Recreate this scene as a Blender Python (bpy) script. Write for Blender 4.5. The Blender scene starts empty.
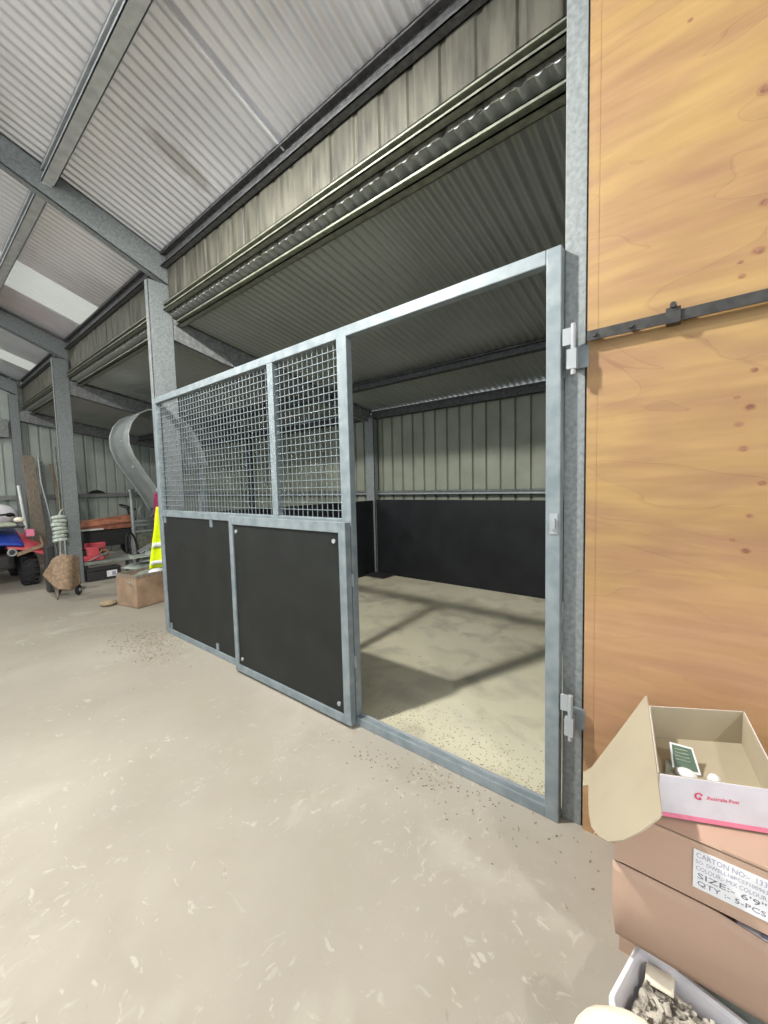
import bpy, bmesh, math, random
from mathutils import Vector as V, Matrix, noise
random.seed(7)
SC = bpy.context.scene
COL = SC.collection
PI = math.pi

# ------------------------------------------------------------ materials
def new_mat(name):
    m = bpy.data.materials.new(name); m.use_nodes = True
    nt = m.node_tree; b = nt.nodes['Principled BSDF']
    return m, nt, b
def nd(nt, t, **kw):
    n = nt.nodes.new(t)
    for k, v in kw.items():
        if k in n.inputs.keys() if hasattr(n.inputs, 'keys') else False: n.inputs[k].default_value = v
        else: setattr(n, k, v)
    return n
def rgb(c): return (c[0], c[1], c[2], 1)
def noise_mat(name, c1, c2, scale=8, rough=.6, metal=0.0, detail=6, bump=0.0, stretch=(1,1,1), lo=.35, hi=.65, spec=.5, c3=None, s3=3.0):
    m, nt, b = new_mat(name)
    tc = nd(nt, 'ShaderNodeTexCoord'); mp = nd(nt, 'ShaderNodeMapping'); mp.inputs['Scale'].default_value = stretch
    nz = nd(nt, 'ShaderNodeTexNoise'); nz.inputs['Scale'].default_value = scale; nz.inputs['Detail'].default_value = detail
    rp = nd(nt, 'ShaderNodeValToRGB'); rp.color_ramp.elements[0].position = lo; rp.color_ramp.elements[1].position = hi
    rp.color_ramp.elements[0].color = rgb(c1); rp.color_ramp.elements[1].color = rgb(c2)
    L = nt.links.new
    L(tc.outputs['Object'], mp.inputs['Vector']); L(mp.outputs[0], nz.inputs['Vector']); L(nz.outputs['Fac'], rp.inputs[0])
    out = rp.outputs[0]
    if c3:
        n2 = nd(nt, 'ShaderNodeTexNoise'); n2.inputs['Scale'].default_value = s3; n2.inputs['Detail'].default_value = 4
        r2 = nd(nt, 'ShaderNodeValToRGB'); r2.color_ramp.elements[0].position = .5; r2.color_ramp.elements[1].position = .68
        mx = nd(nt, 'ShaderNodeMixRGB'); mx.inputs[2].default_value = rgb(c3)
        L(mp.outputs[0], n2.inputs['Vector']); L(n2.outputs['Fac'], r2.inputs[0]); L(r2.outputs[0], mx.inputs[0]); L(out, mx.inputs[1]); out = mx.outputs[0]
    L(out, b.inputs['Base Color'])
    b.inputs['Roughness'].default_value = rough; b.inputs['Metallic'].default_value = metal
    b.inputs['Specular IOR Level'].default_value = spec
    if bump:
        bp = nd(nt, 'ShaderNodeBump'); bp.inputs['Strength'].default_value = bump; bp.inputs['Distance'].default_value = .01
        L(nz.outputs['Fac'], bp.inputs['Height']); L(bp.outputs[0], b.inputs['Normal'])
    return m
def flat_mat(name, c, rough=.6, metal=0.0, spec=.5):
    return noise_mat(name, [x*.92 for x in c], [min(1, x*1.06) for x in c], 12, rough, metal, 4, spec=spec)

M = {}
M['galv'] = noise_mat('galvanised', (.27,.30,.30), (.40,.42,.42), 30, .42, .35, 8, .05)
M['galv_new'] = noise_mat('new_galvanised', (.17,.21,.23), (.245,.285,.305), 14, .5, .1, 4)
M['galv_post'] = noise_mat('post_steel', (.155,.175,.18), (.26,.285,.29), 55, .55, .15, 9, .0, lo=.3, hi=.7)
M['galv_dark'] = noise_mat('weathered_steel', (.16,.17,.17), (.27,.28,.28), 30, .6, .2, 8)
M['galv_roof'] = noise_mat('roof_purlin_steel', (.48,.51,.52), (.62,.65,.66), 12, .5, .1, 5)
M['dark_steel'] = noise_mat('dark_steel', (.06,.062,.065), (.12,.123,.128), 30, .6, .1, 8)
M['rail'] = noise_mat('rail_steel', (.16,.17,.14), (.27,.28,.22), 20, .45, .3, 6)
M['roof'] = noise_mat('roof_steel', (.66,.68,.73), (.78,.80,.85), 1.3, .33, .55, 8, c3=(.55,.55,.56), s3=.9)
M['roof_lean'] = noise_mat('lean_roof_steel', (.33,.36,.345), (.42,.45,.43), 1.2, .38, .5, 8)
M['wall'] = noise_mat('wall_steel', (.32,.36,.33), (.39,.43,.395), 2.5, .55, .1, 8)
M['wall_olive'] = noise_mat('olive_wall_steel', (.21,.23,.18), (.27,.29,.235), 2.5, .55, .1, 8)
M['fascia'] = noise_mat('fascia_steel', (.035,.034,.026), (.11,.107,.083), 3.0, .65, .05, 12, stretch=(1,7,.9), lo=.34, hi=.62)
M['rubber'] = noise_mat('black_rubber', (.010,.012,.011), (.017,.019,.018), 5, .55, 0, 8, lo=.3, hi=.7, spec=.3)
M['board'] = noise_mat('black_board', (.008,.009,.011), (.014,.016,.019), 3, .55, 0, 8, spec=.3)
M['black'] = flat_mat('black_paint', (.03,.03,.032), .5)
M['strap'] = noise_mat('strap_steel', (.025,.025,.025), (.05,.05,.048), 30, .5, .3)
M['tyre'] = flat_mat('tyre_rubber', (.02,.02,.022), .85)
M['bolt'] = flat_mat('bolt_zinc', (.34,.37,.39), .5, .1)
M['card'] = noise_mat('kraft_card', (.47,.32,.24), (.53,.365,.275), 3, .85, 0, 4, stretch=(1,1,2))
M['card_inner'] = noise_mat('card_inner', (.40,.345,.25), (.44,.385,.28), 5, .85)
M['card_old'] = noise_mat('old_card', (.24,.16,.10), (.36,.25,.17), 6, .85)
M['whitecard'] = flat_mat('white_card', (.72,.70,.76), .5)
M['pink'] = flat_mat('pink_ink', (.85,.25,.38), .6)
M['redink'] = flat_mat('red_ink', (.75,.06,.16), .6)
M['paper'] = flat_mat('paper', (.82,.83,.86), .7)
M['ink'] = flat_mat('ink', (.18,.17,.22), .8)
M['ink_light'] = flat_mat('faded_ink', (.36,.35,.46), .8)
M['greenpaper'] = flat_mat('green_print', (.10,.16,.12), .6)
M['plastic_white'] = flat_mat('white_plastic', (.84,.83,.88), .35)
M['cream'] = flat_mat('cream_cloth', (.93,.86,.70), .9)
M['red'] = noise_mat('red_plastic', (.60,.07,.10), (.72,.14,.16), 6, .35)
M['blue'] = flat_mat('blue_plastic', (.03,.07,.42), .35)
M['seatgreen'] = flat_mat('pale_green', (.42,.48,.36), .6)
M['orange'] = noise_mat('rusty_orange', (.22,.09,.05), (.52,.20,.12), 7, .6, 0, 8)
M['wood_old'] = noise_mat('old_timber', (.17,.14,.11), (.27,.23,.18), 4, .85, 0, 8, stretch=(14,14,1))
M['sack'] = noise_mat('hessian', (.22,.15,.10), (.35,.25,.165), 30, .95, 0, 8, .3)
M['grey_green'] = noise_mat('grey_green_sheet', (.20,.23,.20), (.34,.38,.34), 7, .6)
M['rope'] = noise_mat('pale_rope', (.35,.40,.36), (.60,.65,.58), 30, .9)
M['hivis'] = flat_mat('hi_vis_yellow', (.72,.88,.0), .7)
M['reflect'] = flat_mat('reflective_tape', (.75,.78,.74), .4)
M['magenta'] = flat_mat('magenta_cloth', (.17,.015,.06), .8)
M['straw'] = noise_mat('straw', (.24,.18,.11), (.42,.34,.22), 60, .9)
M['scrap'] = noise_mat('scraps', (.16,.14,.12), (.62,.58,.50), 28, .9, 0, 8, lo=.4, hi=.6)
M['chute'] = noise_mat('grey_chute', (.18,.20,.20), (.25,.275,.275), 3, .5, .1)
M['concrete_block'] = M['galv_dark']

def plywood():
    m, nt, b = new_mat('plywood'); L = nt.links.new
    tc = nd(nt,'ShaderNodeTexCoord'); mp = nd(nt,'ShaderNodeMapping'); mp.inputs['Scale'].default_value = (1,.7,2.2)
    mp.inputs['Rotation'].default_value = (.12,0,0)
    n1 = nd(nt,'ShaderNodeTexNoise'); n1.inputs['Scale'].default_value = 1.1; n1.inputs['Detail'].default_value = 3; n1.inputs['Distortion'].default_value = .6
    L(tc.outputs['Object'], mp.inputs[0]); L(mp.outputs[0], n1.inputs['Vector'])
    mul = nd(nt,'ShaderNodeMath', operation='MULTIPLY'); mul.inputs[1].default_value = 9
    fr = nd(nt,'ShaderNodeMath', operation='FRACT'); L(n1.outputs['Fac'], mul.inputs[0]); L(mul.outputs[0], fr.inputs[0])
    rp = nd(nt,'ShaderNodeValToRGB'); e = rp.color_ramp.elements
    e[0].position = 0; e[0].color = rgb((.19,.10,.04)); e[1].position = 1; e[1].color = rgb((.30,.18,.078))
    x = e.new(.04); x.color = rgb((.35,.22,.082)); x = e.new(.6); x.color = rgb((.33,.202,.078))
    L(fr.outputs[0], rp.inputs[0])
    n2 = nd(nt,'ShaderNodeTexNoise'); n2.inputs['Scale'].default_value = 3.5; n2.inputs['Detail'].default_value = 10; n2.inputs['Distortion'].default_value = .4
    mp2 = nd(nt,'ShaderNodeMapping'); mp2.inputs['Scale'].default_value = (1,.55,2.6); mp2.inputs['Rotation'].default_value = (-.25,0,0); L(tc.outputs['Object'], mp2.inputs[0]); L(mp2.outputs[0], n2.inputs['Vector'])
    r2 = nd(nt,'ShaderNodeValToRGB'); r2.color_ramp.elements[0].position=.35; r2.color_ramp.elements[1].position=.65
    r2.color_ramp.elements[0].color = rgb((.27,.145,.085)); r2.color_ramp.elements[1].color = rgb((.40,.262,.098))
    L(n2.outputs['Fac'], r2.inputs[0])
    mx = nd(nt,'ShaderNodeMixRGB'); mx.inputs[0].default_value = .6; L(rp.outputs[0], mx.inputs[1]); L(r2.outputs[0], mx.inputs[2])
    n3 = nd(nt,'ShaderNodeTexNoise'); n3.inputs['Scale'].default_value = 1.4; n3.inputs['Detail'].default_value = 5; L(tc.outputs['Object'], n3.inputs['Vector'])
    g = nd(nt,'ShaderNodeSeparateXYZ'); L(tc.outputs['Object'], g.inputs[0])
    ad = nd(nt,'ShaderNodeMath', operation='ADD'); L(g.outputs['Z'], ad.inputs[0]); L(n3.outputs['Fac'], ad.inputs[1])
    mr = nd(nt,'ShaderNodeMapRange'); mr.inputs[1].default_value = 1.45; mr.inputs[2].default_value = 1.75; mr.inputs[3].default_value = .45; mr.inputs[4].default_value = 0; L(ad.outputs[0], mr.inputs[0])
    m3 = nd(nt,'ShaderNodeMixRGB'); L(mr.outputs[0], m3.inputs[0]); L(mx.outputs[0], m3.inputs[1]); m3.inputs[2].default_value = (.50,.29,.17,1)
    wv = nd(nt,'ShaderNodeTexNoise'); wv.inputs['Scale'].default_value = 9; wv.inputs['Detail'].default_value = 8; mp4 = nd(nt,'ShaderNodeMapping'); mp4.inputs['Scale'].default_value = (1,.25,3); mp4.inputs['Rotation'].default_value=(-.3,0,0)
    L(tc.outputs['Object'], mp4.inputs[0]); L(mp4.outputs[0], wv.inputs['Vector'])
    r4 = nd(nt,'ShaderNodeValToRGB'); r4.color_ramp.elements[0].position=.4; r4.color_ramp.elements[1].position=.62; r4.color_ramp.elements[0].color=(.93,.91,.89,1); r4.color_ramp.elements[1].color=(1.06,1.06,1.06,1); L(wv.outputs['Fac'], r4.inputs[0])
    m4 = nd(nt,'ShaderNodeMixRGB'); m4.blend_type='MULTIPLY'; m4.inputs[0].default_value=1; L(m3.outputs[0], m4.inputs[1]); L(r4.outputs[0], m4.inputs[2])
    L(m4.outputs[0], b.inputs['Base Color']); b.inputs['Roughness'].default_value = .55
    return m
M['ply'] = plywood()
M['knot'] = noise_mat('knot', (.16,.07,.04), (.28,.14,.08), 60, .7)
M['knot_ring'] = noise_mat('knot_ring', (.27,.14,.06), (.33,.18,.08), 60, .6)

def concrete(name, k0, k1):
    m, nt, b = new_mat(name); L = nt.links.new
    tc = nd(nt,'ShaderNodeTexCoord')
    def nz(scale, detail=6, dist=0, st=(1,1,1), rot=0):
        mp = nd(nt,'ShaderNodeMapping'); mp.inputs['Scale'].default_value = st; mp.inputs['Rotation'].default_value=(0,0,rot)
        n = nd(nt,'ShaderNodeTexNoise'); n.inputs['Scale'].default_value = scale; n.inputs['Detail'].default_value = detail; n.inputs['Distortion'].default_value = dist
        L(tc.outputs['Object'], mp.inputs[0]); L(mp.outputs[0], n.inputs['Vector']); return n.outputs['Fac']
    def ramp(src, p0, p1, c0=(0,0,0), c1=(1,1,1)):
        r = nd(nt,'ShaderNodeValToRGB'); r.color_ramp.elements[0].position=p0; r.color_ramp.elements[1].position=p1
        r.color_ramp.elements[0].color=rgb(c0); r.color_ramp.elements[1].color=rgb(c1); L(src, r.inputs[0]); return r.outputs[0]
    def mix(fac, a, c, k=1.0):
        mx = nd(nt,'ShaderNodeMixRGB'); 
        if k != 1.0:
            mm = nd(nt,'ShaderNodeMath', operation='MULTIPLY'); mm.inputs[1].default_value = k; L(fac, mm.inputs[0]); fac = mm.outputs[0]
        L(fac, mx.inputs[0])
        if isinstance(a, tuple): mx.inputs[1].default_value = rgb(a)
        else: L(a, mx.inputs[1])
        mx.inputs[2].default_value = rgb(c); return mx.outputs[0]
    base = ramp(nz(1.0, 10), .35, .65, k0, k1)
    c = mix(ramp(nz(3.5, 12, .4), .47, .68), base, (.33,.30,.24), .6)
    c = mix(ramp(nz(2.2, 12, .5), .60, .70), c, (.50,.47,.41), .40)       # pale patches
    def mask(a, sc, p0, p1):
        mm = nd(nt,'ShaderNodeMath', operation='MULTIPLY'); L(a, mm.inputs[0]); L(ramp(nz(sc, 4), p0, p1), mm.inputs[1]); return mm.outputs[0]
    c = mix(mask(ramp(nz(26, 9, .8, (1,.55,1), .6), .63, .69), 1.7, .48, .60), c, (.58,.55,.49), .5)     # white scuffs
    c = mix(mask(ramp(nz(34, 9, .8, (.6,1,1), -.4), .60, .68), 2.3, .46, .6), c, (.56,.53,.47), .45)
    c = mix(ramp(nz(14, 5, .3), .72, .76), c, (.25,.20,.14), .6)          # dark specks
    c = mix(ramp(nz(55, 3), .70, .76), c, (.33,.27,.19), .5)
    L(c, b.inputs['Base Color']); b.inputs['Roughness'].default_value = .75
    bp = nd(nt,'ShaderNodeBump'); bp.inputs['Strength'].default_value=.12; bp.inputs['Distance'].default_value=.01; L(nz(25,8), bp.inputs['Height']); L(bp.outputs[0], b.inputs['Normal'])
    return m
M['concrete'] = concrete('concrete', (.31,.282,.235), (.395,.362,.305))
M['concrete_stall_lit'] = concrete('stall_concrete_lit', (.60,.565,.42), (.70,.665,.51))  # stall copy of the concrete, lamplight put into its paler, yellower colour
def translucent(name, c):
    m = bpy.data.materials.new(name); m.use_nodes = True; nt = m.node_tree; nt.nodes.clear(); L = nt.links.new
    o = nd(nt,'ShaderNodeOutputMaterial'); t = nd(nt,'ShaderNodeBsdfTranslucent'); d = nd(nt,'ShaderNodeBsdfDiffuse'); mx = nd(nt,'ShaderNodeMixShader')
    n = nd(nt,'ShaderNodeTexNoise'); n.inputs['Scale'].default_value = 3; r = nd(nt,'ShaderNodeValToRGB')
    r.color_ramp.elements[0].color = rgb([x*.9 for x in c]); r.color_ramp.elements[1].color = rgb(c)
    L(n.outputs['Fac'], r.inputs[0]); L(r.outputs[0], t.inputs[0]); L(r.outputs[0], d.inputs[0]); mx.inputs[0].default_value = .35
    L(t.outputs[0], mx.inputs[2]); L(d.outputs[0], mx.inputs[1]); L(mx.outputs[0], o.inputs[0]); return m
M['shade'] = translucent('milky_shade', (.45,.46,.46))
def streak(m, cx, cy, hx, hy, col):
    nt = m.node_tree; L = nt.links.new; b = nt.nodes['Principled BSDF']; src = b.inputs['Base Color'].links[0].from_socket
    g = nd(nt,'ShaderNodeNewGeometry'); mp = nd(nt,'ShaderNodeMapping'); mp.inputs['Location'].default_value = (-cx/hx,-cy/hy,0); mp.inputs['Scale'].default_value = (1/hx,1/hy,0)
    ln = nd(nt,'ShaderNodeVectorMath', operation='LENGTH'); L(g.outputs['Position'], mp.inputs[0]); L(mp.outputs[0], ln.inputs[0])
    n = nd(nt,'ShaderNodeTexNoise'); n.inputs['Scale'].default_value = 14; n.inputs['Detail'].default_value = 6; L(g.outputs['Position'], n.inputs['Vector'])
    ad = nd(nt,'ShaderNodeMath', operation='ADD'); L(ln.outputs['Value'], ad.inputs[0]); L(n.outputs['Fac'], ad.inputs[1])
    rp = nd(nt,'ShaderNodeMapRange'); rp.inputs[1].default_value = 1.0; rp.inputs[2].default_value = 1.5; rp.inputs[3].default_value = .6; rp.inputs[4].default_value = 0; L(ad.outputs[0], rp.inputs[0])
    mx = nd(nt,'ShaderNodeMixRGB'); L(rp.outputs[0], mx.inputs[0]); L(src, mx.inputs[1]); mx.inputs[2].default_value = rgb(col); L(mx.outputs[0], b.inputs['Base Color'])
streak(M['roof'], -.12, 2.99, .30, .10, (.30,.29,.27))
M['skylight'] = translucent('translucent_sheet', (.80,.82,.76))

# ------------------------------------------------------------ mesh builder
class MB:
    def __init__(s): s.v = []; s.f = []; s.sm = []
    def add(s, vs, fs, smooth=False):
        o = len(s.v); s.v += [tuple(v) for v in vs]; s.f += [tuple(i+o for i in f) for f in fs]; s.sm += [smooth]*len(fs); return s
    def box(s, x0, x1, y0, y1, z0, z1, m=None):
        vs = [V((x,y,z)) for z in (z0,z1) for y in (y0,y1) for x in (x0,x1)]
        if m: vs = [m @ v for v in vs]
        return s.add(vs, [(0,2,3,1),(4,5,7,6),(0,1,5,4),(2,6,7,3),(0,4,6,2),(1,3,7,5)])
    def bar(s, a, b, w, h, up=(0,0,1)):
        a, b = V(a), V(b); d = (b-a).normalized(); u = V(up)
        if abs(d.dot(u)) > .98: u = V((0,1,0))
        r = d.cross(u).normalized(); u = r.cross(d)
        vs = [p + r*sx*w/2 + u*sz*h/2 for p in (a,b) for sx, sz in ((-1,-1),(1,-1),(1,1),(-1,1))]
        return s.add(vs, [(0,1,2,3),(7,6,5,4),(0,4,5,1),(1,5,6,2),(2,6,7,3),(3,7,4,0)])
    def tube(s, pts, r, n=10, cap=True, closed=False):
        pts = [V(p) for p in pts]; N = len(pts); rr = r if isinstance(r, (list,tuple)) else [r]*N
        rings = []; prev = None
        for i, p in enumerate(pts):
            if closed: d = pts[(i+1)%N]-pts[i-1]
            else: d = pts[min(i+1,N-1)] - pts[max(i-1,0)]
            d.normalize()
            if prev is None:
                u = V((0,0,1)) if abs(d.z) < .9 else V((1,0,0))
            else: u = prev
            a = d.cross(u).normalized(); u = a.cross(d).normalized(); prev = u
            rings.append([p + (a*math.cos(t) + u*math.sin(t))*rr[i] for t in [2*PI*k/n for k in range(n)]])
        vs = [v for q in rings for v in q]; fs = []
        for i in range(N if closed else N-1):
            j = (i+1) % N
            for k in range(n): fs.append((i*n+k, i*n+(k+1)%n, j*n+(k+1)%n, j*n+k))
        s.add(vs, fs, True)
        if cap and not closed:
            s.add(rings[0], [tuple(range(n))[::-1]]); s.add(rings[-1], [tuple(range(n))])
        return s
    def cyl(s, a, b, r, n=16, r2=None): return s.tube([a,b], [r, r if r2 is None else r2], n)
    def prism(s, poly, d):            # poly: 3-D points, extruded by the vector d
        n = len(poly); P = [V(p) for p in poly]; Q = [p+V(d) for p in P]
        return s.add(P+Q, [tuple(range(n))[::-1], tuple(range(n,2*n))]+[(i,(i+1)%n,n+(i+1)%n,n+i) for i in range(n)])
    def torus(s, c, ax, R, r, n=24, k=10):
        ax = V(ax).normalized(); u = ax.orthogonal().normalized(); w = ax.cross(u)
        return s.tube([V(c)+(u*math.cos(t)+w*math.sin(t))*R for t in [2*PI*i/n for i in range(n)]], r, k, closed=True)
    def ball(s, c, r, n=16, sq=(1,1,1)):
        vs=[]; fs=[]; h=n//2
        for i in range(h+1):
            for j in range(n):
                a=PI*i/h; b=2*PI*j/n
                vs.append(V(c)+V((r*sq[0]*math.sin(a)*math.cos(b), r*sq[1]*math.sin(a)*math.sin(b), r*sq[2]*math.cos(a))))
        for i in range(h):
            for j in range(n): fs.append((i*n+j,(i+1)*n+j,(i+1)*n+(j+1)%n,i*n+(j+1)%n))
        return s.add(vs, fs, True)
    def grid(s, fn, nu, nv, smooth=True):
        vs = [fn(i/nu, j/nv) for i in range(nu+1) for j in range(nv+1)]
        fs = [(i*(nv+1)+j, (i+1)*(nv+1)+j, (i+1)*(nv+1)+j+1, i*(nv+1)+j+1) for i in range(nu) for j in range(nv)]
        return s.add(vs, fs, smooth)
    def build(s, name, mat, parent=None, solid=0, bevel=0, clean=True):
        ws = [V(v) for v in s.v]
        if parent is not None:
            org = V(parent.get('_org', (0,0,0)))
        else:
            xs=[v.x for v in ws]; ys=[v.y for v in ws]; zs=[v.z for v in ws]
            org = V(((min(xs)+max(xs))/2,(min(ys)+max(ys))/2,min(zs)))
        me = bpy.data.meshes.new(name); me.from_pydata([v-org for v in ws], [], s.f)
        for p, q in zip(me.polygons, s.sm): p.use_smooth = q
        me.materials.append(mat)
        if clean:
            bm = bmesh.new(); bm.from_mesh(me); bmesh.ops.recalc_face_normals(bm, faces=bm.faces); bm.to_mesh(me); bm.free()
        o = bpy.data.objects.new(name, me); COL.objects.link(o)
        if parent is not None: o.parent = parent
        else: o.location = org
        o['_org'] = tuple(org)
        if solid:
            md = o.modifiers.new('thickness','SOLIDIFY'); md.thickness = solid; md.offset = 0
        if bevel:
            md = o.modifiers.new('bevel','BEVEL'); md.width = bevel; md.segments = 2; md.limit_method='ANGLE'
        return o
def thing(name, loc, label, cat, group=None):
    o = bpy.data.objects.new(name, None); COL.objects.link(o); o.location = loc; o['_org'] = tuple(loc); o.empty_display_size=.1
    return tag(o, label, cat, group)
def tag(o, label=None, cat=None, group=None, kind=None):
    if label: o['label'] = label
    if cat: o['category'] = cat
    if group: o['group'] = group
    if kind: o['kind'] = kind
    return o
def struct(o, label=None, cat=None): return tag(o, label, cat, kind='structure')
def lettering(txt, name, parent, mat, origin, right, up, size, width=None):
    cu = bpy.data.curves.new('t','FONT'); cu.body = txt; cu.size = 1; cu.extrude = .01; cu.resolution_u = 2
    t = bpy.data.objects.new('t', cu); COL.objects.link(t); bpy.context.view_layer.update()
    me = bpy.data.meshes.new_from_object(t.evaluated_get(bpy.context.evaluated_depsgraph_get()))
    bpy.data.objects.remove(t)
    xs = [v.co.x for v in me.vertices]; ys=[v.co.y for v in me.vertices]; w = max(xs)-min(xs); h=max(ys)-min(ys)
    R = V(right).normalized(); U = V(up).normalized(); N = R.cross(U); sx = (width/w) if width else size/h; sy = size/h
    org = V(parent.get('_org',(0,0,0)))
    for v in me.vertices:
        c = v.co.copy(); v.co = V(origin) + R*(c.x-min(xs))*sx + U*(c.y-min(ys))*sy + N*c.z*.02 - org
    me.materials.clear(); me.materials.append(mat)
    o = bpy.data.objects.new(name, me); COL.objects.link(o); o.parent = parent; return o

# ------------------------------------------------------------ profiles
def corr(x, p=.076, a=.0105): return a*math.cos(2*PI*x/p)
def ribbed(t, h=.029, p=.19, w=.024, s=.012):      # trapezoid rib profile: flat pans with raised ribs
    u = t % p
    if u < w: return h
    if u < w+s: return h*(1-(u-w)/s)
    if u > p-s: return h*(u-(p-s))/s
    return 0.0
def ribbed_pts(t0, t1, p=.19, w=.024, s=.012):
    ks = []; k = math.floor(t0/p)
    while k*p < t1+p:
        for o in (0, w, w+s, p/2, p-s): ks.append(k*p+o)
        k += 1
    return [t0]+[t for t in ks if t0 < t < t1]+[t1]
def wall_sheet(a, b, z0f, z1f, nrm, h=.029):               # a,b: 2-D ends; ribs vertical
    a, b = V(a), V(b); L = (b-a).length; d = (b-a)/L; nrm = V(nrm); mb = MB()
    ts = ribbed_pts(0, L); vs = []; fs = []
    for t in ts:
        p = a + d*t + nrm*ribbed(t, h)
        vs += [V((p.x,p.y,z0f(p.x,p.y))), V((p.x,p.y,z1f(p.x,p.y)))]
    for i in range(len(ts)-1): fs.append((2*i,2*i+2,2*i+3,2*i+1))
    mb.add(vs, fs); return mb
def roof_sheet(x0, x1, y0, y1, zf, seg=8, nx=2):
    n = max(2, int((y1-y0)/.076*seg)); mb = MB()
    return mb.grid(lambda u, v: V((x0+(x1-x0)*v, y0+(y1-y0)*u, zf(x0+(x1-x0)*v)+corr(y0+(y1-y0)*u))), n, nx)
zmain = lambda x: 3.692 - .36*x
zlean = lambda x: 3.10 - .18*x
YE = 10.8; XB = 3.22; XL = -7.0; YN = -4.5
P = (.37, 4.1, 7.43, 10.72)

# ------------------------------------------------------------ setting
f = MB().box(-9, XB+.1, -6, YE+.1, -.12, 0).build('floor', M['concrete']); struct(f)
f = MB().box(.05, 3.12, .29, 4.04, -.05, .003).build('floor', M['concrete_stall_lit']); struct(f)
# main roof in bays of sheets with two pale translucent runs
for i, (a, b, mt) in enumerate(((YN, 5.83, 'roof'), (5.83, 6.62, 'skylight'), (6.62, 9.15, 'roof'), (9.15, 9.72, 'skylight'), (9.72, YE, 'roof'))):
    o = roof_sheet(XL, .24, a, b, lambda x: zmain(x)+.011, 8 if a < 4 else 4).build('ceiling' if mt=='roof' else 'window_%d' % (i//2+1), M[mt], solid=0); struct(o)
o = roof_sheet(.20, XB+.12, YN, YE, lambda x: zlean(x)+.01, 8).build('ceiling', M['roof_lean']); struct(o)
# lap edge of one roof sheet
o = MB().bar((.19,2.215,zmain(.19)-.006),(-3.2,2.215,zmain(-3.2)-.006),.012,.012).build('trim_1', M['paper']); struct(o)
# end wall, back wall, fascia
o = wall_sheet((XL,YE,0),(XB,YE,0), lambda x,y:0, lambda x,y: (zmain(x)+.02 if x < .22 else zlean(x)), (0,1,0)).build('wall_back', M['wall']); struct(o)
o = wall_sheet((XB,YN,0),(XB,YE,0), lambda x,y:0, lambda x,y: zlean(x)-.03, (1,0,0)).build('wall_right', M['wall_olive']); struct(o)
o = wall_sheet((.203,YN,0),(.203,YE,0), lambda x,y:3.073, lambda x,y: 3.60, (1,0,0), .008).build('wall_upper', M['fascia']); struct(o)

def csec(mb, a, b, h, w, t=.006, lip=.018, open_dir=-1, low=None):
    """C section along y from a to b; a,b = lower web corner; open towards open_dir in x"""
    (x,y0,z),(_,y1,_z) = a, b; s = open_dir
    def bx(xa, xb, za, zb): mb.box(min(xa,xb),max(xa,xb),y0,y1,za,zb)
    bx(x, x+s*t, z, z+h); bx(x, x+s*w, z, z+t); bx(x, x+s*w, z+h-t, z+h)
    bx(x+s*w, x+s*(w-t), z, z+(lip if low is None else low)); bx(x+s*w, x+s*(w-t), z+h-lip, z+h); return mb

bays = [(YN, P[0]-.045), (P[0]+.052, P[1]-.055), (P[1]+.025, P[2]-.055), (P[2]+.025, P[3]-.055)]
where = ['beside the plywood wall','over the stable front','over the second bay','beside the end wall']
def run(name, fn, mat, lab, cat, grp, sel=(0,1,2,3)):
    for i in sel:
        a, b = bays[i]
        tag(fn(a, b).build(name, mat), lab % where[i], cat, grp)
run('eave_purlin', lambda a,b: csec(MB(), (.20,a,3.50),(.20,b,3.50), .13, .055), M['dark_steel'], 'dark steel eave purlin under the main roof edge, %s', 'purlin', 'eave purlins of the main roof')
run('top_rail_purlin', lambda a,b: csec(MB(), (.20,a,3.10),(.20,b,3.10), .065, .055, lip=.016), M['rail'], 'galvanised purlin along the foot of the dirty ribbed fascia, %s', 'purlin', 'purlins at the fascia foot')
run('lean_to_purlin', lambda a,b: csec(MB(), (.318,a,2.985),(.318,b,2.985), .058, .058, lip=.018, low=.006), M['rail'], 'galvanised purlin just inside the lower roof edge, %s', 'purlin', 'inner purlins of the lower roof')
run('lower_roof_purlin', lambda a,b: csec(MB(), (2.28,a,2.59),(2.28,b,2.59), .095, .06), M['dark_steel'], 'dark steel purlin across the lower ceiling at mid span, %s', 'purlin', 'mid purlins of the lower roof')
run('back_eave_purlin', lambda a,b: csec(MB(), (3.17,a,2.40),(3.17,b,2.40), .115, .05), M['dark_steel'], 'dark steel purlin on top of the rear ribbed wall, %s', 'purlin', 'rear eave purlins')
for k, x in enumerate((-.62, -2.35, -4.1)):
    run('roof_purlin', lambda a,b: csec(MB(), (x,a,zmain(x)-.115),(x,b,zmain(x)-.115), .10, .085, lip=.022), M['galv_roof'],
        ('galvanised roof purlin nearest the eave, %s', 'galvanised roof purlin half way up the main slope, %s', 'galvanised roof purlin highest up the main slope, %s')[k], 'purlin', 'purlins of the main roof')
run('rear_girt', lambda a,b: csec(MB(), (3.185,a,1.235),(3.185,b,1.235), .06, .05, lip=.012), M['galv'], 'galvanised girt along the rear ribbed wall, %s', 'girt', 'rear wall girts', (0,1,2,3))
tag(MB().box(-6.9,XB-.05,YE-.09,YE-.03,1.27,1.36).build('end_wall_girt', M['galv_dark']), 'dark horizontal girt across the far ribbed end wall', 'girt')
# small dark lump on the girt
tag(MB().grid(lambda u,v: V((1.15+.32*u, YE-.115-.02*math.sin(PI*v), 1.36+.075*math.sin(PI*u)**.7*(1-abs(2*v-1)**3))), 12, 6).build('rag', M['black'], solid=.01), 'dark crumpled rag lying on the end wall girt above the orange mower', 'rag')

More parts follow.
